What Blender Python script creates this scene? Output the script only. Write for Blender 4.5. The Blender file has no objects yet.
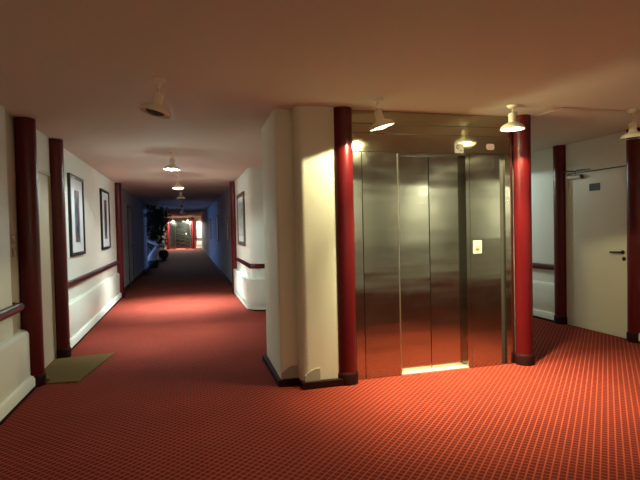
import bpy, bmesh, math, random
from mathutils import Vector, Matrix
random.seed(7)
PI = math.pi
scn = bpy.context.scene
C = scn.collection

# ------------------------------------------------------------------ materials
def new_mat(name):
    m = bpy.data.materials.new(name); m.use_nodes = True
    nt = m.node_tree
    return m, nt, nt.nodes['Principled BSDF']

def N(nt, t, **kw):
    n = nt.nodes.new(t)
    for k, v in kw.items():
        if k in n.inputs.keys(): n.inputs[k].default_value = v
        else: setattr(n, k, v)
    return n

def simple(name, col, rough=.5, metal=0., bump=0., bscale=60., spec=.5, coat=0., var=0.):
    m, nt, b = new_mat(name)
    b.inputs['Base Color'].default_value = (*col, 1)
    b.inputs['Roughness'].default_value = rough
    b.inputs['Metallic'].default_value = metal
    b.inputs['Specular IOR Level'].default_value = spec
    if coat:
        b.inputs['Coat Weight'].default_value = coat
        b.inputs['Coat Roughness'].default_value = .12
    tc = N(nt, 'ShaderNodeTexCoord')
    if bump:
        no = N(nt, 'ShaderNodeTexNoise', Scale=bscale, Detail=4.)
        nt.links.new(tc.outputs['Object'], no.inputs['Vector'])
        bp = N(nt, 'ShaderNodeBump', Strength=bump, Distance=.01)
        nt.links.new(no.outputs['Fac'], bp.inputs['Height'])
        nt.links.new(bp.outputs['Normal'], b.inputs['Normal'])
    if var:
        n2 = N(nt, 'ShaderNodeTexNoise', Scale=2.2, Detail=5.)
        nt.links.new(tc.outputs['Object'], n2.inputs['Vector'])
        r = N(nt, 'ShaderNodeValToRGB')
        r.color_ramp.elements[0].position = .3; r.color_ramp.elements[1].position = .7
        r.color_ramp.elements[0].color = (*[c*(1-var) for c in col], 1)
        r.color_ramp.elements[1].color = (*[min(1, c*(1+var)) for c in col], 1)
        nt.links.new(n2.outputs['Fac'], r.inputs['Fac'])
        nt.links.new(r.outputs['Color'], b.inputs['Base Color'])
    return m

def emis(name, col, s):
    m, nt, b = new_mat(name)
    b.inputs['Base Color'].default_value = (*col, 1)
    b.inputs['Emission Color'].default_value = (*col, 1)
    b.inputs['Emission Strength'].default_value = s
    return m

def carpet_mat():
    m, nt, b = new_mat('red_carpet')
    L = nt.links.new
    tc = N(nt, 'ShaderNodeTexCoord')
    mp = N(nt, 'ShaderNodeMapping'); mp.inputs['Rotation'].default_value = (0, 0, math.radians(45))
    L(tc.outputs['Object'], mp.inputs['Vector'])
    sx = N(nt, 'ShaderNodeSeparateXYZ'); L(mp.outputs['Vector'], sx.inputs['Vector'])
    def line(out, period, width):
        d = N(nt, 'ShaderNodeMath', operation='DIVIDE'); L(out, d.inputs[0]); d.inputs[1].default_value = period
        f = N(nt, 'ShaderNodeMath', operation='FRACT'); L(d.outputs[0], f.inputs[0])
        s = N(nt, 'ShaderNodeMath', operation='SUBTRACT'); L(f.outputs[0], s.inputs[0]); s.inputs[1].default_value = .5
        a = N(nt, 'ShaderNodeMath', operation='ABSOLUTE'); L(s.outputs[0], a.inputs[0])
        r = N(nt, 'ShaderNodeMapRange'); r.interpolation_type = 'SMOOTHSTEP'
        r.inputs['From Min'].default_value = .5-width; r.inputs['From Max'].default_value = .5-width*.35
        L(a.outputs[0], r.inputs['Value'])
        return r.outputs['Result'], a.outputs[0]
    la, aa = line(sx.outputs['X'], .0405, .155)
    lb, ab = line(sx.outputs['Y'], .0405, .155)
    lbs = N(nt, 'ShaderNodeMath', operation='MULTIPLY'); L(lb, lbs.inputs[0]); lbs.inputs[1].default_value = .75
    mx = N(nt, 'ShaderNodeMath', operation='MAXIMUM'); L(la, mx.inputs[0]); L(lbs.outputs[0], mx.inputs[1])
    # wear of the carpet
    no = N(nt, 'ShaderNodeTexNoise', Scale=1.1, Detail=6., Roughness=.6); L(tc.outputs['Object'], no.inputs['Vector'])
    wr = N(nt, 'ShaderNodeMapRange'); wr.inputs['From Min'].default_value = .3; wr.inputs['From Max'].default_value = .7
    wr.inputs['To Min'].default_value = .86; wr.inputs['To Max'].default_value = 1.12
    L(no.outputs['Fac'], wr.inputs['Value'])
    fi = N(nt, 'ShaderNodeTexNoise', Scale=260., Detail=2.); L(tc.outputs['Object'], fi.inputs['Vector'])
    fr = N(nt, 'ShaderNodeMapRange'); fr.inputs['To Min'].default_value = .8; fr.inputs['To Max'].default_value = 1.2
    L(fi.outputs['Fac'], fr.inputs['Value'])
    mu = N(nt, 'ShaderNodeMath', operation='MULTIPLY'); L(wr.outputs[0], mu.inputs[0]); L(fr.outputs[0], mu.inputs[1])
    mix = N(nt, 'ShaderNodeMixRGB')
    mix.inputs['Color1'].default_value = CARPET_A; mix.inputs['Color2'].default_value = CARPET_B
    L(mx.outputs[0], mix.inputs['Fac'])
    ml = N(nt, 'ShaderNodeMixRGB', blend_type='MULTIPLY'); ml.inputs['Fac'].default_value = 1.
    L(mix.outputs['Color'], ml.inputs['Color1']); L(mu.outputs[0], ml.inputs['Color2'])
    L(ml.outputs['Color'], b.inputs['Base Color'])
    b.inputs['Roughness'].default_value = .95
    b.inputs['Specular IOR Level'].default_value = .1
    bp = N(nt, 'ShaderNodeBump', Strength=.35, Distance=.004)
    L(fi.outputs['Fac'], bp.inputs['Height']); L(bp.outputs['Normal'], b.inputs['Normal'])
    return m

def steel_mat(name, col=(.40, .395, .325), rough=.13, wave=.5, seed=0.):
    m, nt, b = new_mat(name); L = nt.links.new
    b.inputs['Metallic'].default_value = 1.
    tc = N(nt, 'ShaderNodeTexCoord')
    # sheet waviness: broad horizontal ripples
    mp = N(nt, 'ShaderNodeMapping'); mp.inputs['Scale'].default_value = (.45, .45, 4.6); mp.inputs['Location'].default_value = (seed, 0, seed*.7)
    L(tc.outputs['Object'], mp.inputs['Vector'])
    n1 = N(nt, 'ShaderNodeTexNoise', Scale=1., Detail=1.5); L(mp.outputs['Vector'], n1.inputs['Vector'])
    bp = N(nt, 'ShaderNodeBump', Strength=wave, Distance=.012); L(n1.outputs['Fac'], bp.inputs['Height'])
    # fine vertical brushing
    m2 = N(nt, 'ShaderNodeMapping'); m2.inputs['Scale'].default_value = (7, 7, 220)
    L(tc.outputs['Object'], m2.inputs['Vector'])
    n2 = N(nt, 'ShaderNodeTexNoise', Scale=1., Detail=3.); L(m2.outputs['Vector'], n2.inputs['Vector'])
    b2 = N(nt, 'ShaderNodeBump', Strength=.07, Distance=.001); L(n2.outputs['Fac'], b2.inputs['Height'])
    L(bp.outputs['Normal'], b2.inputs['Normal']); L(b2.outputs['Normal'], b.inputs['Normal'])
    # smears
    n3 = N(nt, 'ShaderNodeTexNoise', Scale=5., Detail=6., Roughness=.65); L(tc.outputs['Object'], n3.inputs['Vector'])
    rr = N(nt, 'ShaderNodeMapRange'); rr.inputs['From Min'].default_value = .35; rr.inputs['From Max'].default_value = .7
    rr.inputs['To Min'].default_value = rough*.8; rr.inputs['To Max'].default_value = rough*1.4
    L(n3.outputs['Fac'], rr.inputs['Value']); L(rr.outputs[0], b.inputs['Roughness'])
    b.inputs['Base Color'].default_value = (*col, 1)
    return m

CARPET_A = (.112, .0110, .0080, 1)
CARPET_B = (.29, .054, .030, 1)
M = {}
M['carpet'] = carpet_mat()
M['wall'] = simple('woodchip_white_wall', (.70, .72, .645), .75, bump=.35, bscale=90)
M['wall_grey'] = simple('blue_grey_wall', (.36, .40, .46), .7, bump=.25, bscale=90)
M['wall_cream'] = simple('cream_plaster', (.74, .735, .60), .75, bump=.22, bscale=95)
M['ceiling'] = simple('ceiling_plaster', (.62, .585, .51), .85, bump=.15, bscale=120)
M['white'] = simple('white_gloss_paint', (.70, .72, .645), .45)
M['beige'] = simple('beige_paint', (.56, .51, .42), .5)
M['maroon'] = simple('maroon_lacquer', (.06, .005, .007), .3, spec=.4)
M['column'] = simple('red_lacquer', (.088, .003, .005), .33, spec=.3)
M['skirt'] = simple('dark_red_skirting', (.02, .003, .003), .6, spec=.15)
M['steel'] = steel_mat('brushed_steel')
M['steel_b'] = steel_mat('brushed_steel_door', seed=3.1)
M['steel_c'] = steel_mat('brushed_steel_side', seed=6.7)
M['steel_h'] = steel_mat('brushed_steel_header', col=(.42, .40, .30), rough=.11, wave=.08)
M['steel_dark'] = simple('dark_steel_recess', (.10, .095, .08), .4, metal=.6)
M['alu'] = simple('bright_aluminium_sill', (.85, .82, .72), .45, metal=.55)
M['alu_dim'] = simple('highlight_metal', (.55, .52, .42), .3, metal=1.)
M['undercut_slab'] = simple('undercut_shade_plaster', (.40, .345, .30), .8, bump=.2, bscale=70)  # pinkish grey stands in for shade and carpet bounce on the undercuts
M['ivory'] = simple('ivory_plastic', (.50, .47, .34), .4)
M['ivory_dark'] = simple('worn_ivory', (.33, .29, .19), .4)
M['enamel'] = simple('cream_enamel', (.86, .80, .64), .35)
M['dark'] = simple('black_plastic', (.015, .014, .013), .35)
M['bronze'] = simple('bronze_frame', (.20, .15, .09), .4, metal=.5)
M['door'] = simple('cream_door_paint', (.60, .56, .43), .45)
M['door_tan'] = simple('tan_door_paint', (.56, .48, .34), .45)
M['chrome'] = simple('satin_chrome', (.55, .54, .50), .3, metal=1.)
M['plaque'] = simple('dark_plaque', (.022, .02, .010), .6)
M['mat'] = simple('olive_coir', (.14, .088, .034), .95, bump=.8, bscale=300, spec=.05, var=.12)
M['mount'] = simple('white_mount_board', (.66, .68, .70), .6)
M['grey'] = simple('grey_wall', (.42, .43, .44), .8)
M['sticker'] = simple('pale_sticker', (.50, .48, .40), .5)
M['pink'] = simple('pink_print', (.75, .25, .25), .5)
M['ink'] = simple('dark_print', (.06, .06, .05), .5)
M['leaf'] = simple('dark_leaf', (.018, .045, .022), .4)
M['bark'] = simple('pale_bark', (.85, .85, .83), .6)
M['pot'] = simple('dark_pot', (.03, .032, .045), .45)
M['soil'] = simple('soil', (.03, .02, .015), .9)
M['window_frame'] = simple('window_frame_paint', (.30, .34, .40), .5)
M['lens_warm'] = emis('lit_lamp_warm', (1., .92, .62), 11.)
M['lens_cool'] = emis('lit_lamp_cool', (.92, 1., .97), 40.)
M['lens_off'] = simple('unlit_lamp_glass', (.06, .045, .03), .6)
def glass():
    m, nt, b = new_mat('window_glass')
    b.inputs['Transmission Weight'].default_value = 1.; b.inputs['Roughness'].default_value = 0.
    b.inputs['IOR'].default_value = 1.05
    return m
M['glass'] = glass()

def print_mat(name, cols, scale):
    m, nt, b = new_mat(name); L = nt.links.new
    tc = N(nt, 'ShaderNodeTexCoord')
    mp = N(nt, 'ShaderNodeMapping'); mp.inputs['Scale'].default_value = scale
    L(tc.outputs['Generated'], mp.inputs['Vector'])
    no = N(nt, 'ShaderNodeTexNoise', Scale=2.2, Detail=3., Distortion=.6); L(mp.outputs['Vector'], no.inputs['Vector'])
    r = N(nt, 'ShaderNodeValToRGB'); e = r.color_ramp.elements
    while len(e) < len(cols): e.new(.5)
    for i, c in enumerate(cols):
        e[i].position = .37+.25*i/(len(cols)-1); e[i].color = (*c, 1)
    L(no.outputs['Fac'], r.inputs['Fac']); L(r.outputs['Color'], b.inputs['Base Color'])
    b.inputs['Roughness'].default_value = .35
    return m
M['print1'] = print_mat('print_of_figures', [(.02, .025, .04), (.05, .07, .11), (.09, .11, .16), (.30, .11, .04)], (1, 1.2, 3.))
M['print2'] = print_mat('print_of_shapes', [(.02, .02, .03), (.05, .055, .07), (.10, .11, .13), (.13, .08, .05)], (1, 1.4, 3.4))
M['print3'] = print_mat('pale_print', [(.30, .33, .30), (.42, .45, .42), (.50, .52, .48)], (1, 1, 3.))
M['print4'] = print_mat('dim_print', [(.25, .25, .27), (.5, .45, .38), (.6, .6, .6)], (1, 1, 2.))

# ------------------------------------------------------------------ mesh helpers
def bm_box(bm, x0, x1, y0, y1, z0, z1, bev=0.):
    vs = [bm.verts.new((x, y, z)) for x in (x0, x1) for y in (y0, y1) for z in (z0, z1)]
    fs = [(0, 1, 3, 2), (4, 6, 7, 5), (0, 4, 5, 1), (2, 3, 7, 6), (0, 2, 6, 4), (1, 5, 7, 3)]
    faces = [bm.faces.new([vs[i] for i in f]) for f in fs]
    if bev:
        es = list({e for f in faces for e in f.edges})
        bmesh.ops.bevel(bm, geom=es, offset=bev, segments=2, affect='EDGES', profile=.6)

def bm_lathe(bm, prof, seg=40, mat=None, cap=True):
    rings = []
    for r, z in prof:
        rings.append([bm.verts.new((r*math.cos(2*PI*i/seg), r*math.sin(2*PI*i/seg), z)) for i in range(seg)])
    nv = [v for rg in rings for v in rg]
    for a, b in zip(rings, rings[1:]):
        for i in range(seg):
            bm.faces.new((a[i], a[(i+1) % seg], b[(i+1) % seg], b[i]))
    if cap:
        bm.faces.new(rings[0]); bm.faces.new(rings[-1])
    if mat is not None: bmesh.ops.transform(bm, matrix=mat, verts=nv)

def bm_tube(bm, pts, r, seg=10):
    pts = [Vector(p) for p in pts]; rings = []
    rad = r if isinstance(r, (list, tuple)) else [r]*len(pts)
    for i, p in enumerate(pts):
        t = (pts[min(i+1, len(pts)-1)]-pts[max(i-1, 0)]).normalized()
        a = t.cross(Vector((0, 0, 1)))
        if a.length < .05: a = t.cross(Vector((0, 1, 0)))
        a.normalize(); b = t.cross(a)
        rings.append([bm.verts.new(p+rad[i]*(a*math.cos(2*PI*k/seg)+b*math.sin(2*PI*k/seg))) for k in range(seg)])
    for a, b in zip(rings, rings[1:]):
        for i in range(seg): bm.faces.new((a[i], a[(i+1) % seg], b[(i+1) % seg], b[i]))
    bm.faces.new(rings[0]); bm.faces.new(rings[-1])

def bm_sweep(bm, prof, path, left=True):
    """prof: closed list of (offset, z) swept along a plan polyline; offset to the left of travel."""
    P = [Vector((x, y)) for x, y in path]; rings = []
    for i, p in enumerate(P):
        def nrm(a, b):
            d = (b-a).normalized(); return Vector((-d.y, d.x))*(1 if left else -1)
        if i == 0: n = nrm(P[0], P[1])
        elif i == len(P)-1: n = nrm(P[-2], P[-1])
        else:
            n1, n2 = nrm(P[i-1], p), nrm(p, P[i+1]); n = (n1+n2); n = n/max(.2, n.length_squared)*2
        rings.append([bm.verts.new((p.x+n.x*o, p.y+n.y*o, z)) for o, z in prof])
    k = len(prof)
    for a, b in zip(rings, rings[1:]):
        for i in range(k): bm.faces.new((a[i], a[(i+1) % k], b[(i+1) % k], b[i]))
    bm.faces.new(rings[0]); bm.faces.new(rings[-1])

def bm_prism(bm, poly, z0, z1):
    a = [bm.verts.new((x, y, z0)) for x, y in poly]; b = [bm.verts.new((x, y, z1)) for x, y in poly]
    n = len(poly)
    for i in range(n): bm.faces.new((a[i], a[(i+1) % n], b[(i+1) % n], b[i]))
    bm.faces.new(a); bm.faces.new(b)

def link(name, bm, mat, parent=None, smooth=False):
    bmesh.ops.recalc_face_normals(bm, faces=bm.faces)
    me = bpy.data.meshes.new(name); bm.to_mesh(me); bm.free()
    me.materials.append(M[mat] if isinstance(mat, str) else mat)
    if smooth:
        for p in me.polygons: p.use_smooth = True
        try: me.set_sharp_from_angle(angle=math.radians(35))
        except Exception: pass
    o = bpy.data.objects.new(name, me); C.objects.link(o)
    if parent: o.parent = parent
    return o

def box(name, x0, x1, y0, y1, z0, z1, mat, parent=None, bev=0.):
    bm = bmesh.new(); bm_box(bm, x0, x1, y0, y1, z0, z1, bev)
    return link(name, bm, mat, parent)

def boxes(name, lst, mat, parent=None, bev=0.):
    bm = bmesh.new()
    for b in lst: bm_box(bm, *b, bev)
    return link(name, bm, mat, parent)

def struct(o, label=None):
    o['kind'] = 'structure'
    if label: o['label'] = label
    return o

def tag(o, label, cat, group=None):
    o['kind'] = 'thing'; o['label'] = label; o['category'] = cat
    if group: o['group'] = group
    return o

def thing(name, label, cat, loc=(0, 0, 0), rotz=0., group=None):
    o = bpy.data.objects.new(name, None); C.objects.link(o)
    o.empty_display_size = .1
    o.location = loc; o.rotation_euler = (0, 0, rotz)
    return tag(o, label, cat, group)

def dup(root, loc, label, group=None):
    r = root.copy(); C.objects.link(r); r.location = loc; r['label'] = label
    if group: r['group'] = group
    for ch in list(root.children):
        c = ch.copy(); C.objects.link(c); c.parent = r
        for g in list(ch.children):
            d = g.copy(); C.objects.link(d); d.parent = c
    return r

def struct_empty(name, loc, label):
    o = bpy.data.objects.new(name, None); C.objects.link(o); o.location = loc
    return struct(o, label)

# ------------------------------------------------------------------ the shell
H = 2.5
XL, XR, XC, XS = -1.457, 5.12, 1.08, 9.4
YB, YF = -3.2, 41.2          # wall behind the camera, wall at the far lobby
struct(box('floor', -5.2, 9.9, YB-.3, YF+.3, -.1, 0, 'carpet'), 'red carpet with a fine diagonal lattice of lighter lines')
struct(box('ceiling', -5.2, 9.9, YB-.3, YF+.3, H, H+.15, 'ceiling'), 'plain plastered ceiling')
# left wall, with the openings of the two doors and the window kept free
W0 = 18.6; W1 = 25.0
bm = bmesh.new()
for y0, y1, z0, z1 in ((YB, 4.80, 0, H), (5.29, 6.21, 2.10, H), (6.21, 11.6, 0, H)):
    bm_box(bm, XL-.25, XL, y0, y1, z0, z1)
bm_box(bm, XL-.25, XL-.048, 4.80, 5.29, 0, H)
struct(link('wall_left', bm, 'wall'))
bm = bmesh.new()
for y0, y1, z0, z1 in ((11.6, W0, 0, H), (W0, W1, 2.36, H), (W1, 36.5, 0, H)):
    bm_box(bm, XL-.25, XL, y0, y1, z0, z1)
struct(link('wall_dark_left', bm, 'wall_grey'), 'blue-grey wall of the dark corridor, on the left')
struct(box('wall_right', XR, XR+.2, 3.6, 8.9, 0, H, 'wall'))
struct(box('wall_back', XL-.2, XS+.2, YB-.2, YB, 0, H, 'wall'))
struct(box('wall_side', XS, XS+.2, YB, 3.8, 0, H, 'wall'))
struct(box('wall_return', XR+.2, XS, 3.6, 3.8, 0, H, 'wall'))
# right side of the corridor: wall with a rounded corner that turns into the passage behind the lift
rc = .2
arc = [(XC+rc-rc*math.cos(a), 8.65+rc-rc*math.sin(a)) for a in [PI/2*i/10 for i in range(11)]]
bm = bmesh.new(); bm_prism(bm, [(XC, 11.3)]+arc+[(XR, 8.65), (XR, 11.3)], 0, H)
struct(link('wall_corridor', bm, 'wall', smooth=True))
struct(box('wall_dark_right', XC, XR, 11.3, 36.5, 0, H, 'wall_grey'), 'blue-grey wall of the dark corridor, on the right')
# far lobby
struct(box('wall_far', -5.2, 5.5, YF, YF+.2, 0, H, 'wall'))
struct(boxes('wall_far_side', [(-5.2, -5.0, 36.3, YF, 0, H)], 'wall'))
struct(boxes('wall_far_return', [(-5.2, XL-.25, 36.3, 36.5, 0, H)], 'wall'))
struct(box('wall_far_right', 5.12, 5.3, 36.4, YF, 0, H, 'wall'))
# lift shaft with its stepped plaster pilasters at the front left
bm = bmesh.new()
def round_corner(x, y, r, n=8):      # convex corner between a side facing -x and a front facing -y
    return [(x+r-r*math.cos(a), y+r-r*math.sin(a)) for a in [PI/2*i/n for i in range(n+1)]]
poly = [(.81, 5.32)]+round_corner(.795, 4.43, .02, 3)+[(.955, 4.43)]+round_corner(.957, 4.285, .07)+[(1.37, 4.285), (1.37, 4.47), (3.37, 4.47), (3.37, 7.0), (1.3, 7.0), (1.3, 5.32)]
bm_prism(bm, poly, 0, H)
struct(link('wall_shaft', bm, 'wall_cream', smooth=True), 'cream plastered wall with stepped pilasters left of the lift')
bm = bmesh.new()
bm_prism(bm, [(3.30, 4.36), (3.37, 4.36), (3.37, 4.5), (3.30, 4.5)], 0, H)
struct(link('trim_1', bm, 'column'))
# thin slabs with the undercut's shade in their colour, and dark skirting at the pilasters' feet
bm = bmesh.new()
def undercut_slab(bm, x0, x1, y, z0, z1):      # low slab with a curved top, rising to the right
    n = 8
    top = [(x0+(x1-x0)*k/n, z0+(z1-z0)*(.45+.55*math.sin(PI/2*min(1, k/n*1.3)))) for k in range(n+1)]
    pr = [(x1, z0), (x0, z0)]+top
    a = [bm.verts.new((x, y-.012, z)) for x, z in pr]; b = [bm.verts.new((x, y+.02, z)) for x, z in pr]
    bm.faces.new(a); bm.faces.new(b)
    for k in range(len(pr)): bm.faces.new((a[k], a[(k+1) % len(pr)], b[(k+1) % len(pr)], b[k]))
undercut_slab(bm, .80, .950, 4.43, .06, .168)
undercut_slab(bm, .985, 1.125, 4.285, .06, .168)
struct(link('trim_2', bm, 'undercut_slab'), 'low slabs with curved tops, coloured as shaded undercuts at the foot of the pilasters')
bm = bmesh.new()
bm_prism(bm, [(.765, 5.36), (.765, 4.385), (.955, 4.37), (.955, 4.235), (1.33, 4.235), (1.33, 4.40), (1.0, 4.6), (1.0, 5.36)], 0, .06)
struct(link('baseboard_shaft', bm, 'skirt'), 'dark red stepped skirting round the pilasters')

# wainscot, chair rail and baseboards, swept along the walls
def panel_prof(t=.045): return [(-.08, .10), (t-.004, .10), (t, .11), (t, .515), (t-.016, .543), (t-.032, .552), (-.08, .552)]
def base_prof(t=.078): return [(-.08, .028), (t, .028), (t, .090), (t-.012, .116), (t-.034, .126), (-.08, .126)]
def strip_prof(t=.082): return [(-.01, 0), (t, 0), (t, .028), (-.01, .028)]
def rail_prof(t=.05): return [(-.01, .738), (t*.5, .738), (t*.85, .75), (t, .775), (t*.95, .80), (t*.7, .815), (t*.3, .82), (-.01, .82)]
def dado(tag_no, side, path, left, railpath=None):
    bm = bmesh.new(); bm_sweep(bm, panel_prof(), path, left)
    struct(link('trim_%d' % tag_no, bm, 'white', smooth=True), 'white wainscot panel')
    bm = bmesh.new(); bm_sweep(bm, rail_prof(), railpath or path, left)
    struct(link('trim_%d' % (tag_no+1), bm, 'maroon', smooth=True), 'dark red chair rail')
    bm = bmesh.new(); bm_sweep(bm, base_prof(), path, left)
    b = struct(link('baseboard_'+side, bm, 'white', smooth=True), 'white baseboard')
    bm = bmesh.new(); bm_sweep(bm, strip_prof(), path, left)
    link('shoe_strip', bm, 'skirt', b)
def end_round(x, y, s, sx):      # rounded return of a dado into the wall
    return [(x, y)]
dado(3, 'left', [(XL, YB), (XL, 5.06), (XL-.03, 5.09)], False, [(XL, YB), (XL, 4.93), (XL-.05, 4.97)])
dado(5, 'corridor_left', [(XL, 6.375), (XL, 11.50)], False)
dado(7, 'corridor_right', [(XC, 11.19)]+arc+[(4.9, 8.65)], True)
dado(9, "right", [(XR, 4.60), (XR, 3.6), (XS-.1, 3.6)], False)
dado(11, 'passage', [(XR, 5.975), (XR, 8.5)], True)
dado(13, 'far_left', [(-4.9, YF), (-1.45, YF)], False)
dado(15, 'far_right', [(.66, YF), (5.0, YF)], False)
dado(17, 'back', [(XL+.1, YB), (XS-.1, YB)], True)
# beige upright strip beside the first column on the left
struct(box('trim_19', XL-.06, XL-.043, 4.80, 5.28, .0, H, 'beige'), 'beige upright strip carrying two light switches')
# shallow ceiling beam to the right of the lift
struct(box('trim_20', 3.44, XR, 3.93, 4.30, H-.004, H+.01, 'ceiling'), 'shallow ceiling beam right of the lift')
# plain skirting of the dark corridor
struct(box('baseboard_dark_left', XL-.01, XL+.015, 11.72, W0, 0, .1, 'skirt'))
struct(box('baseboard_dark_right', XC-.015, XC+.01, 11.38, 36.4, 0, .1, 'skirt'))

# ------------------------------------------------------------------ columns
def column(x, y, r, label, group):
    t = thing('round_column', label, 'column', (x, y, 0), 0, group)
    bm = bmesh.new(); bm_lathe(bm, [(r, .10), (r, H-.004)], 48)
    link('shaft', bm, 'column', t, True)
    bm = bmesh.new(); bm_lathe(bm, [(r+.011, 0), (r+.011, .085), (r+.008, .10), (r+.001, .11)], 48)
    link('base', bm, 'skirt', t, True)
    return t
G = 'round red columns'
column(1.39, 4.325, .094, 'glossy dark red column left of the steel lift, next to the cream pilasters', G)
column(3.282, 4.315, .084, 'glossy red column right of the steel lift, lit bright red', G)
column(XL+.037, 5.21, .09, 'dark red column by the light switches at the near left', G)
column(XL+.037, 6.29, .09, 'dark red column between the left door and the first picture', G)
column(XL+.037, 11.60, .088, 'dark red column at the left where the lit corridor turns dark', G)
column(1.06, 11.27, .088, 'dark red column on the right wall of the corridor beyond the slim picture', G)
column(5.10, 5.89, .09, 'dark red column left of the white door on the right', G)
column(5.10, 4.68, .09, 'dark red column at the right edge beyond the door handle', G)

# ------------------------------------------------------------------ doors
# left door behind the mat
d1 = struct_empty('door_1', (XL, 5.75, 0), 'tan door between two dark red columns on the left')
box('door_leaf', -.05, -.012, -.44, .44, .01, 2.08, 'door_tan', d1)
boxes('door_frame', [(-.2, .004, -.46, -.43, 0, 2.1), (-.2, .004, .43, .46, 0, 2.1), (-.2, .004, -.46, .46, 2.07, 2.1)], 'door_tan', d1)
# right door
d2 = struct_empty('door_2', (XR, 5.285, 0), 'cream door between two dark red columns on the right')
box('door_leaf', -.006, .03, -.5, .46, .012, 2.075, 'door', d2, .002)
boxes('door_frame', [(-.012, .03, .462, .53, 0, 2.10), (-.012, .03, -.53, -.503, 0, 2.10)], 'beige', d2)
boxes('head_gap', [(-.010, .03, -.53, .53, 2.078, 2.092)], 'ink', d2)
p = box('plaque', -.012, -.005, -.078, .094, 1.825, 1.918, 'plaque', d2)
bm = bmesh.new()
ry = Matrix.Translation((-.006, -.415, 1.045)) @ Matrix.Rotation(-PI/2, 4, 'Y')
bm_lathe(bm, [(.026, 0), (.026, .008), (.012, .010), (.011, .045)], 24, ry)
bm_tube(bm, [(-.048, -.415, 1.045), (-.052, -.40, 1.045), (-.054, -.36, 1.045), (-.054, -.27, 1.043)], .0115, 12)
link('lever_handle', bm, 'dark', d2, True)
bm = bmesh.new()
bm_lathe(bm, [(.026, 0), (.026, .008), (.022, .011), (.008, .012), (.008, .018)], 24, Matrix.Translation((-.006, -.43, .965)) @ Matrix.Rotation(-PI/2, 4, 'Y'))
link('lock_escutcheon', bm, 'dark', d2, True)
cl = box('door_closer', -.055, -.006, .20, .44, 2.005, 2.055, 'bronze', d2, .006)
bm = bmesh.new(); bm_tube(bm, [(-.03, .31, 2.06), (-.03, .31, 2.105), (-.09, .40, 2.115), (-.04, .52, 2.118)], .009, 8)
bm_tube(bm, [(-.03, .31, 2.10), (-.12, .18, 2.105), (-.03, .06, 2.11)], .007, 8)
link('closer_arm', bm, 'steel_dark', cl, True)
# door in the dark part of the corridor
d3 = struct_empty('door_3', (XL, 14.3, 0), 'grey door in the dark part of the corridor')
box('door_leaf', -.01, .012, -.45, .45, .01, 2.06, 'grey', d3)
boxes('door_frame', [(-.01, .025, -.52, -.45, 0, 2.13), (-.01, .025, .45, .52, 0, 2.13), (-.01, .025, -.45, .45, 2.06, 2.13)], 'steel_dark', d3)
bm = bmesh.new(); bm_tube(bm, [(.012, .35, 1.05), (.06, .35, 1.05), (.062, .24, 1.05)], .013, 8); link('lever_handle', bm, 'dark', d3, True)

# ------------------------------------------------------------------ window of the dark corridor
w = struct_empty('window_1', (XL, (W0+W1)/2, 0), 'tall window on the left of the dark corridor')
hw = (W1-W0)/2
fr = [(-.10, .03, -hw, -hw+.10, 0, 2.36), (-.10, .03, hw-.10, hw, 0, 2.36), (-.10, .03, -hw, hw, 2.28, 2.36), (-.10, .03, -hw, hw, 0, .10)]
for k in range(1, 4): fr.append((-.09, .01, -hw+k*hw/2-.03, -hw+k*hw/2+.03, .1, 2.28))
boxes('window_frame', fr, 'window_frame', w)
for k in range(4):
    y0 = -hw+k*hw/2+.03; box('pane', -.045, -.039, y0, y0+hw/2-.06, .1, 2.28, 'glass', w)

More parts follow.
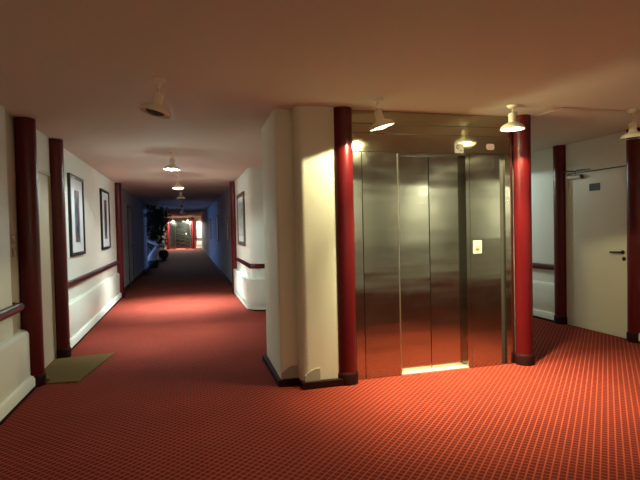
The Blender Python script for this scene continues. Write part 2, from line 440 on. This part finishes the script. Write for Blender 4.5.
# ------------------------------------------------------------------ the lift
def rel(x): return x-2.35
def make_lift(label):
    t = thing('elevator', label, 'elevator', (2.35, 4.346, 0))
    X = rel
    # surround panels (local y: 0 is the steel face, + is into the shaft)
    def panel(name, x0, x1, z0, z1, y0=0., mat='steel'):
        return box(name, X(x0), X(x1), y0, .13, z0, z1, mat, t, .003)
    panel('side_strip', 1.497, 1.583, 0.0, 2.115, 0., 'steel_c')
    panel('side_panel', 1.587, 1.943, 0.0, 2.115, 0., 'steel')
    panel('side_panel', 2.705, 3.045, 0.0, 2.115, 0., 'steel_c')
    panel('side_strip', 3.10, 3.185, 0.0, 2.115, -.004, 'steel_b')
    box('panel_groove', X(3.045), X(3.10), .03, .13, 0, 2.115, 'steel_dark', t)
    bm = bmesh.new(); bm_box(bm, X(1.497), X(3.185), 0, .13, 2.12, 2.288)
    box('side_filler', X(1.45), X(1.497), .085, .13, 0, H-.003, 'steel_dark', t)
    box('side_filler', X(3.185), X(3.236), .055, .13, 0, H-.003, 'steel_dark', t)
    # header is one sheet over panels and doorway
    hd = link('header_panel', bm, 'steel_h', t, True)
    box('header_band', X(1.497), X(3.185), .006, .13, 2.293, 2.376, 'steel_h', t)
    box('header_top', X(1.497), X(3.185), 0., .13, 2.381, H-.002, 'steel_h', t)
    boxes('seam_backing', [(X(1.497), X(3.185), .015, .125, 2.10, H-.003)], 'steel_dark', t)
    # doorway
    boxes('door_frame', [(X(2.660), X(2.703), 0.0, .13, 0, 2.115), (X(1.943), X(2.703), 0.0, .10, 2.098, 2.118)], 'steel_c', t, .002)
    box('jamb_highlight', X(1.936), X(1.946), -.004, .08, .018, 2.11, 'alu_dim', t)  # thin bright strip added as the highlight along the jamb
    a = box('door_leaf', X(1.935), X(2.297), .075, .10, .018, 2.10, 'steel', t, .003)
    b = box('door_leaf', X(2.303), X(2.672), .075, .10, .018, 2.10, 'steel_b', t, .003)
    box('door_gap', X(2.29), X(2.31), .09, .11, .018, 2.10, 'ink', t)
    bm = bmesh.new(); bm_box(bm, X(1.945), X(2.665), -.008, .075, .0, .018, .003)
    for k in range(3): bm_box(bm, X(1.95), X(2.665), .004+k*.022, .012+k*.022, .018, .021)
    link('sill', bm, 'alu', t, True)
    # call plate
    cp = box('call_plate', X(2.731), X(2.824), -.010, .002, 1.133, 1.264, 'ivory', t, .003)
    bm = bmesh.new()
    for z in (1.198,):
        bm_lathe(bm, [(.021, 0), (.021, .008), (.017, .011)], 24, Matrix.Translation((X(2.777), -.010, z)) @ Matrix.Rotation(PI/2, 4, 'X'))
    link('call_button', bm, 'ivory_dark', cp, True)
    for sx, sz in ((-1, -1), (1, -1), (-1, 1), (1, 1)):
        bm = bmesh.new()
        bm_lathe(bm, [(.005, 0), (.005, .002)], 10, Matrix.Translation((X(2.777)+sx*.036, -.010, 1.198+sz*.054)) @ Matrix.Rotation(PI/2, 4, 'X'))
        link('screw', bm, 'ivory_dark', cp)
    # notices on the header
    s1 = box('notice', X(2.548), X(2.640), -.003, .001, 2.122, 2.212, 'sticker', t)
    bm = bmesh.new()
    cx, cz, R0, R1 = X(2.582), 2.178, .014, .023
    n = 14; ring = []
    for i in range(n+1):
        a_ = PI*.35+PI*1.3*i/n
        ring.append((bm.verts.new((cx+R0*math.cos(a_), -.0036, cz+R0*math.sin(a_))), bm.verts.new((cx+R1*math.cos(a_), -.0036, cz+R1*math.sin(a_)))))
    for p_, q_ in zip(ring, ring[1:]): bm.faces.new((p_[0], p_[1], q_[1], q_[0]))
    bm_box(bm, X(2.598), X(2.622), -.0038, -.003, 2.140, 2.149)
    bm_box(bm, X(2.576), X(2.594), -.0038, -.003, 2.174, 2.182)
    link('printed_mark', bm, 'ink', s1)
    bm = bmesh.new()
    x0, x1, z0, z1, k = X(2.895), X(2.985), 2.158, 2.218, .014
    bm_p = [(x0+k, z0), (x1-k, z0), (x1, z0+k), (x1, z1-k), (x1-k, z1), (x0+k, z1), (x0, z1-k), (x0, z0+k)]
    va = [bm.verts.new((x, .001, z)) for x, z in bm_p]; vb = [bm.verts.new((x, -.003, z)) for x, z in bm_p]
    bm.faces.new(va); bm.faces.new(vb)
    for i in range(8): bm.faces.new((va[i], va[(i+1) % 8], vb[(i+1) % 8], vb[i]))
    s2 = link('notice', bm, 'sticker', t)
    boxes('printed_mark', [(X(2.916), X(2.934), -.0038, -.003, 2.172, 2.204), (X(2.940), X(2.964), -.0038, -.003, 2.176, 2.182), (X(2.940), X(2.964), -.0038, -.003, 2.186, 2.192), (X(2.940), X(2.964), -.0038, -.003, 2.197, 2.203)], 'pink', s2)
    return t
lift = make_lift('brushed steel elevator with closed double doors between two red columns')

# ------------------------------------------------------------------ ceiling lamps
LG = 'white spot lamps under the ceiling'
def lamp(x, y, label, zdisc, tilt=(0, 0), lit=None, power=0., color=(1, 1, 1), stem_bend=.02, beam=0., cone=178, blend=.08, spill=0.):
    """tilt: rotation (about x, about y) of the head; lit: lens material"""
    t = thing('ceiling_lamp', label, 'lamp', (x, y, H), 0, LG)
    bm = bmesh.new(); bm_lathe(bm, [(.048, 0), (.048, -.007), (.038, -.020), (.013, -.028)], 28)
    link('canopy', bm, 'enamel', t, True)
    drop = H-zdisc                       # ceiling to rim
    piv = Vector((0, 0, -(drop-.150)))   # joint above the neck
    bm = bmesh.new(); bm_tube(bm, [(0, 0, -.02), (0, 0, -.045), (stem_bend*.3, 0, piv.z*.72), (0, 0, piv.z-.01)], .007, 10)
    link('stem', bm, 'enamel', t, True)
    bm = bmesh.new()
    bm_tube(bm, [(.006, .004, -.03), (.030+stem_bend, .006, -.052), (.040+stem_bend, .008, piv.z*.8-.012), (.026, .006, piv.z-.02), (.014, .004, piv.z-.030)], .0035, 8)
    link('cable', bm, 'enamel', t, True)
    R = Matrix.Translation(piv) @ Matrix.Rotation(tilt[0], 4, 'X') @ Matrix.Rotation(tilt[1], 4, 'Y')
    bm = bmesh.new(); bm_lathe(bm, [(.012, .004), (.030, -.002), (.034, -.012), (.034, -.068), (.037, -.082)], 32, R)
    link('lamp_neck', bm, 'enamel', t, True)
    bm = bmesh.new()
    outer = [(.036, -.075), (.040, -.086), (.060, -.096), (.084, -.107), (.100, -.121), (.107, -.135), (.108, -.148)]
    inner = [(.104, -.148), (.103, -.137), (.096, -.124), (.080, -.111), (.057, -.100), (.036, -.091)]
    bm_lathe(bm, outer+inner, 40, R)
    link('lamp_shade', bm, 'enamel', t, True)
    bm = bmesh.new(); bm_lathe(bm, [(.050, -.108), (.064, -.125), (.066, -.138), (.055, -.150), (.030, -.158), (.003, -.161)], 36, R)
    link('lens', bm, lit or 'lens_off', t, True)
    if lit:
        l = bpy.data.lights.new('lamp_light', 'SPOT'); l.energy = power; l.color = color
        l.spot_size = math.radians(cone); l.spot_blend = blend; l.shadow_soft_size = .03
        o = bpy.data.objects.new('lamp_light', l); C.objects.link(o); o.parent = t
        if spill:
            l3 = bpy.data.lights.new('lamp_spill', 'POINT'); l3.energy = power*spill; l3.color = color; l3.shadow_soft_size = .04
            o3 = bpy.data.objects.new('lamp_spill', l3); C.objects.link(o3); o3.parent = t
            o3.matrix_local = R @ Matrix.Translation((0, 0, -.190))
        if beam:
            l2 = l.copy(); l2.energy = power*beam; l2.spot_size = math.radians(88); l2.spot_blend = 1.
            o2 = bpy.data.objects.new('lamp_beam', l2); C.objects.link(o2); o2.parent = t
            o2.matrix_local = R @ Matrix.Translation((0, 0, -.166))
        o.matrix_local = R @ Matrix.Translation((0, 0, -.166))
    return t
WARM = (1., .93, .52); COOL = (.82, 1., .94)
PW, PC, PB = 72., 66., 23.
lamp(-.152, 3.72, 'unlit cream spot lamp on the ceiling at the near left, tipped to the right', 2.25, (0, math.radians(15)), stem_bend=-.02)
lamp(-.155, 7.1, 'lit white spot lamp nearer in the corridor', 2.262, (0, math.radians(4)), 'lens_cool', PC, COOL, beam=2.6, cone=166, blend=.3, spill=.08)
lamp(-.12, 9.9, 'lit white spot lamp farther down the corridor', 2.235, (0, 0), 'lens_cool', PC, COOL, beam=14., cone=142, blend=.6, spill=.15)
lamp(1.59, 3.95, 'lit spot lamp tilted sideways above the left of the elevator', 2.255, (0, math.radians(-16)), 'lens_warm', PW, WARM, stem_bend=-.025, beam=5.2)
lamp(2.907, 3.95, 'lit spot lamp hanging straight above the right of the elevator', 2.280, (0, 0), 'lens_warm', PW, WARM, beam=3.6, cone=138, blend=.12)
lamp(4.22, 3.90, 'unlit cream spot lamp at the right edge before the white door', 2.225, (0, math.radians(-3)))
lamp(-.10, 13.1, 'unlit lamp on the ceiling just past the lit corridor lamps', 2.24)
lamp(-.10, 18.0, 'unlit lamp on the dark corridor ceiling by the plants', 2.24)
lamp(-.10, 23.0, 'unlit lamp deep in the dark corridor, farthest of the dark ones', 2.24)

lamp(4.25, 7.3, 'unseen spot lamp added in the passage behind the elevator', 2.26, (0, 0), 'lens_cool', 34., COOL)  # hidden from view, added to light the passage wall
for i, x in enumerate((1.2, 3.6, 6.0, 8.4)):  # unseen lamps, added so the steel has a lit wall to reflect
    lamp(x, YB+.5, 'unseen added spot lamp before the wall behind the viewer, ' + ('first', 'second', 'third', 'fourth')[i] + ' from the corridor side', 2.26, (math.radians(-22), 0), 'lens_warm', PB, (1., .97, .74), beam=2.5, spill=.2)
# far lobby: its own lift, columns and lamps
dup(lift, (-.40, YF-.125, 0), 'small distant elevator at the end of the dark corridor')
FG = 'far red columns'
column(-1.36, YF-.146, .084, 'distant red column left of the far elevator', G)
column(.532, YF-.146, .084, 'distant red column right of the far elevator', G)
PF = 420.
lamp(-.95, YF-.55, 'tiny lit lamp at the left above the far elevator', 2.25, (0, 0), 'lens_warm', PF, (1, .96, .86))
lamp(.15, YF-.55, 'tiny lit lamp at the right above the far elevator', 2.25, (0, 0), 'lens_warm', PF, (1, .96, .86))

# ------------------------------------------------------------------ pictures
PG = 'framed pictures along the corridor'
def picture(x, y0, y1, z0, z1, face, fmat, fw, iy0, iy1, iz0, iz1, pmat, label):
    """picture on a wall of constant x, face = +1 looks to +x"""
    yc, zc = (y0+y1)/2, z0
    t = thing('framed_picture', label, 'picture', (x, yc, z0), 0, PG)
    f = face
    def b(name, a0, a1, yy0, yy1, zz0, zz1, mat, bev=0.):
        xa, xb = sorted((a0*f, a1*f)); return box(name, xa, xb, yy0-yc, yy1-yc, zz0-z0, zz1-z0, mat, t, bev)
    bm = bmesh.new()
    for (yy0, yy1, zz0, zz1) in ((y0, y0+fw, z0, z1), (y1-fw, y1, z0, z1), (y0+fw, y1-fw, z0, z0+fw), (y0+fw, y1-fw, z1-fw, z1)):
        xa, xb = sorted((0*f, .035*f)); bm_box(bm, xa, xb, yy0-yc, yy1-yc, zz0-z0, zz1-z0, .003)
    link('frame', bm, fmat, t, True)
    b('mount', .002, .016, y0+fw*.7, y1-fw*.7, z0+fw*.7, z1-fw*.7, 'mount')
    b('print', .014, .018, iy0, iy1, iz0, iz1, pmat)
    return t
picture(XL, 7.04, 7.94, 1.12, 2.205, 1, 'dark', .045, 7.36, 7.66, 1.30, 2.01, 'print1', 'tall black-framed print with orange figures, nearer of the two on the left wall')
picture(XL, 9.53, 10.47, 1.12, 2.21, 1, 'dark', .045, 9.87, 10.17, 1.31, 2.03, 'print2', 'tall black-framed dark print, farther of the two on the left wall')
picture(XC, 9.36, 10.52, 1.12, 2.14, -1, 'bronze', .07, 9.55, 10.33, 1.30, 1.96, 'print3', 'bronze-framed pale picture on the curved wall right of the corridor')
picture(XC, 12.85, 13.5, 1.14, 1.76, -1, 'bronze', .04, 12.98, 13.37, 1.25, 1.65, 'print4', 'small framed picture just past the red column on the dark right wall')
picture(XC, 17.2, 18.3, 1.05, 1.95, -1, 'bronze', .05, 17.4, 18.1, 1.2, 1.8, 'print4', 'second framed picture past the red column on the dark right wall')
picture(XC, 22.4, 23.6, 1.05, 1.95, -1, 'bronze', .05, 22.6, 23.4, 1.2, 1.8, 'print4', 'third and farthest framed picture on the dark right wall')

# ------------------------------------------------------------------ light switches
def switch(z, label):
    t = thing('light_switch', label, 'light switch', (XL-.043, 5.035, z), 0, 'light switches on the beige strip')
    box('cover_plate', -.002, .010, -.042, .042, -.042, .042, 'ivory_dark', t, .004)
    box('rocker', .008, .015, -.027, .027, -.027, .027, 'ivory', t, .003)
switch(1.385, 'upper of the two light switches beside the near left column')
switch(1.265, 'lower of the two light switches beside the near left column')

# ------------------------------------------------------------------ door mat
bm = bmesh.new()
bm_prism(bm, [(-1.305, 5.19), (-1.02, 5.155), (-.84, 6.245), (-1.31, 6.18), (-1.455, 6.165), (-1.455, 5.33), (-1.305, 5.33)], .001, .014)
es = [e for e in bm.edges if abs(e.verts[0].co.z-e.verts[1].co.z) < 1e-4 and e.verts[0].co.z > .01]
bmesh.ops.bevel(bm, geom=es, offset=.005, segments=2, affect='EDGES')
tag(link('door_mat', bm, 'mat'), 'olive brown door mat on the red carpet before the left door', 'door mat')

# ------------------------------------------------------------------ plants by the far window
def leaves(bm, cen, rad, n, size):
    for _ in range(n):
        while True:
            p = Vector((random.uniform(-1, 1), random.uniform(-1, 1), random.uniform(-1, 1)))
            if .25 < p.length < 1: break
        p = Vector((cen[0]+p.x*rad[0], cen[1]+p.y*rad[1], cen[2]+p.z*rad[2]))
        q = Matrix.Rotation(random.uniform(0, 2*PI), 4, 'Z') @ Matrix.Rotation(random.uniform(-.2, 1.2), 4, 'X')
        s = size*random.uniform(.7, 1.3)
        pts = [(0, 0, 0), (.22, .3, .03), (.24, .6, .02), (0, 1, -.06), (-.24, .6, .02), (-.22, .3, .03)]
        v = [bm.verts.new(p+(q @ Vector(c))*s) for c in pts]
        bm.faces.new((v[0], v[1], v[2], v[3])); bm.faces.new((v[0], v[3], v[4], v[5]))
t = thing('potted_plant', 'tall dark bushy plant with pale crooked trunk in the dark corridor', 'plant', (-1.27, 20.6, 0))
bm = bmesh.new(); bm_lathe(bm, [(.15, 0), (.17, .02), (.21, .26), (.22, .30), (.20, .30), (.19, .25), (.01, .25)], 28); link('pot', bm, 'pot', t, True)
bm = bmesh.new(); bm_lathe(bm, [(.192, .245), (.01, .275)], 20); link('soil', bm, 'soil', t)
bm = bmesh.new()
bm_tube(bm, [(-.10, 0, .26), (-.09, 0, .45), (.0, .0, .62), (.14, 0, .80), (.20, 0, .88), (.10, 0, .95), (-.10, 0, 1.02), (-.22, 0, 1.10), (-.16, .02, 1.25), (-.05, .02, 1.5), (0, 0, 1.8)],
        [.15, .10, .07, .06, .065, .06, .06, .06, .05, .04, .02], 12)
link('trunk', bm, 'bark', t, True)
bm = bmesh.new(); leaves(bm, (-.10, .1, 1.75), (.70, .6, .66), 900, .20); leaves(bm, (-.05, .5, 1.05), (.40, .25, .5), 300, .17); leaves(bm, (.38, .0, 1.95), (.30, .4, .34), 240, .18)
link('foliage', bm, 'leaf', t)
t = thing('potted_plant', 'low plant in a round dark pot beyond the tall bushy one', 'plant', (-1.13, 26.6, 0))
bm = bmesh.new(); bm_lathe(bm, [(.10, 0), (.20, .08), (.25, .22), (.23, .38), (.16, .46), (.15, .44), (.02, .42)], 28); link('pot', bm, 'pot', t, True)
bm = bmesh.new(); leaves(bm, (0, 0, .85), (.24, .24, .42), 110, .16); link('foliage', bm, 'leaf', t)

# ------------------------------------------------------------------ camera
cam = bpy.data.cameras.new('camera'); co = bpy.data.objects.new('camera', cam); C.objects.link(co)
cam.sensor_fit = 'HORIZONTAL'; cam.sensor_width = 36.; cam.lens = 497.684/640*36.
cam.clip_start = .05; cam.clip_end = 200
yaw, pitch, roll, h = .2628, .0241, -.0223, 1.421
f = Vector((math.sin(yaw), math.cos(yaw), 0)); r = Vector((math.cos(yaw), -math.sin(yaw), 0)); u = Vector((0, 0, 1))
f2 = f*math.cos(pitch)-u*math.sin(pitch); u2 = u*math.cos(pitch)+f*math.sin(pitch)
r3 = r*math.cos(roll)+u2*math.sin(roll); u3 = u2*math.cos(roll)-r*math.sin(roll)
co.matrix_world = Matrix(((r3.x, u3.x, -f2.x, 0), (r3.y, u3.y, -f2.y, 0), (r3.z, u3.z, -f2.z, h), (0, 0, 0, 1)))
scn.camera = co

# ------------------------------------------------------------------ daylight and view
wd = bpy.data.worlds.new('dusk'); scn.world = wd; wd.use_nodes = True
bg = wd.node_tree.nodes['Background']; bg.inputs['Color'].default_value = (.16, .28, .62, 1); bg.inputs['Strength'].default_value = 2.2
pl = bpy.data.lights.new('window_portal', 'AREA'); pl.shape = 'RECTANGLE'; pl.size = W1-W0-.1; pl.size_y = 2.2; pl.cycles.is_portal = True
po = bpy.data.objects.new('window_portal', pl); C.objects.link(po)
po.location = (XL-.2, (W0+W1)/2, 1.2); po.rotation_euler = (PI/2, 0, -PI/2)

scn.view_settings.view_transform = 'Standard'
scn.view_settings.look = 'None'
scn.view_settings.gamma = 1.
scn.view_settings.use_curve_mapping = False
scn.view_settings.exposure = .8
scn.cycles.use_denoising = True
scn.cycles.max_bounces = 12
scn.cycles.diffuse_bounces = 8
scn.cycles.sample_clamp_indirect = 4.
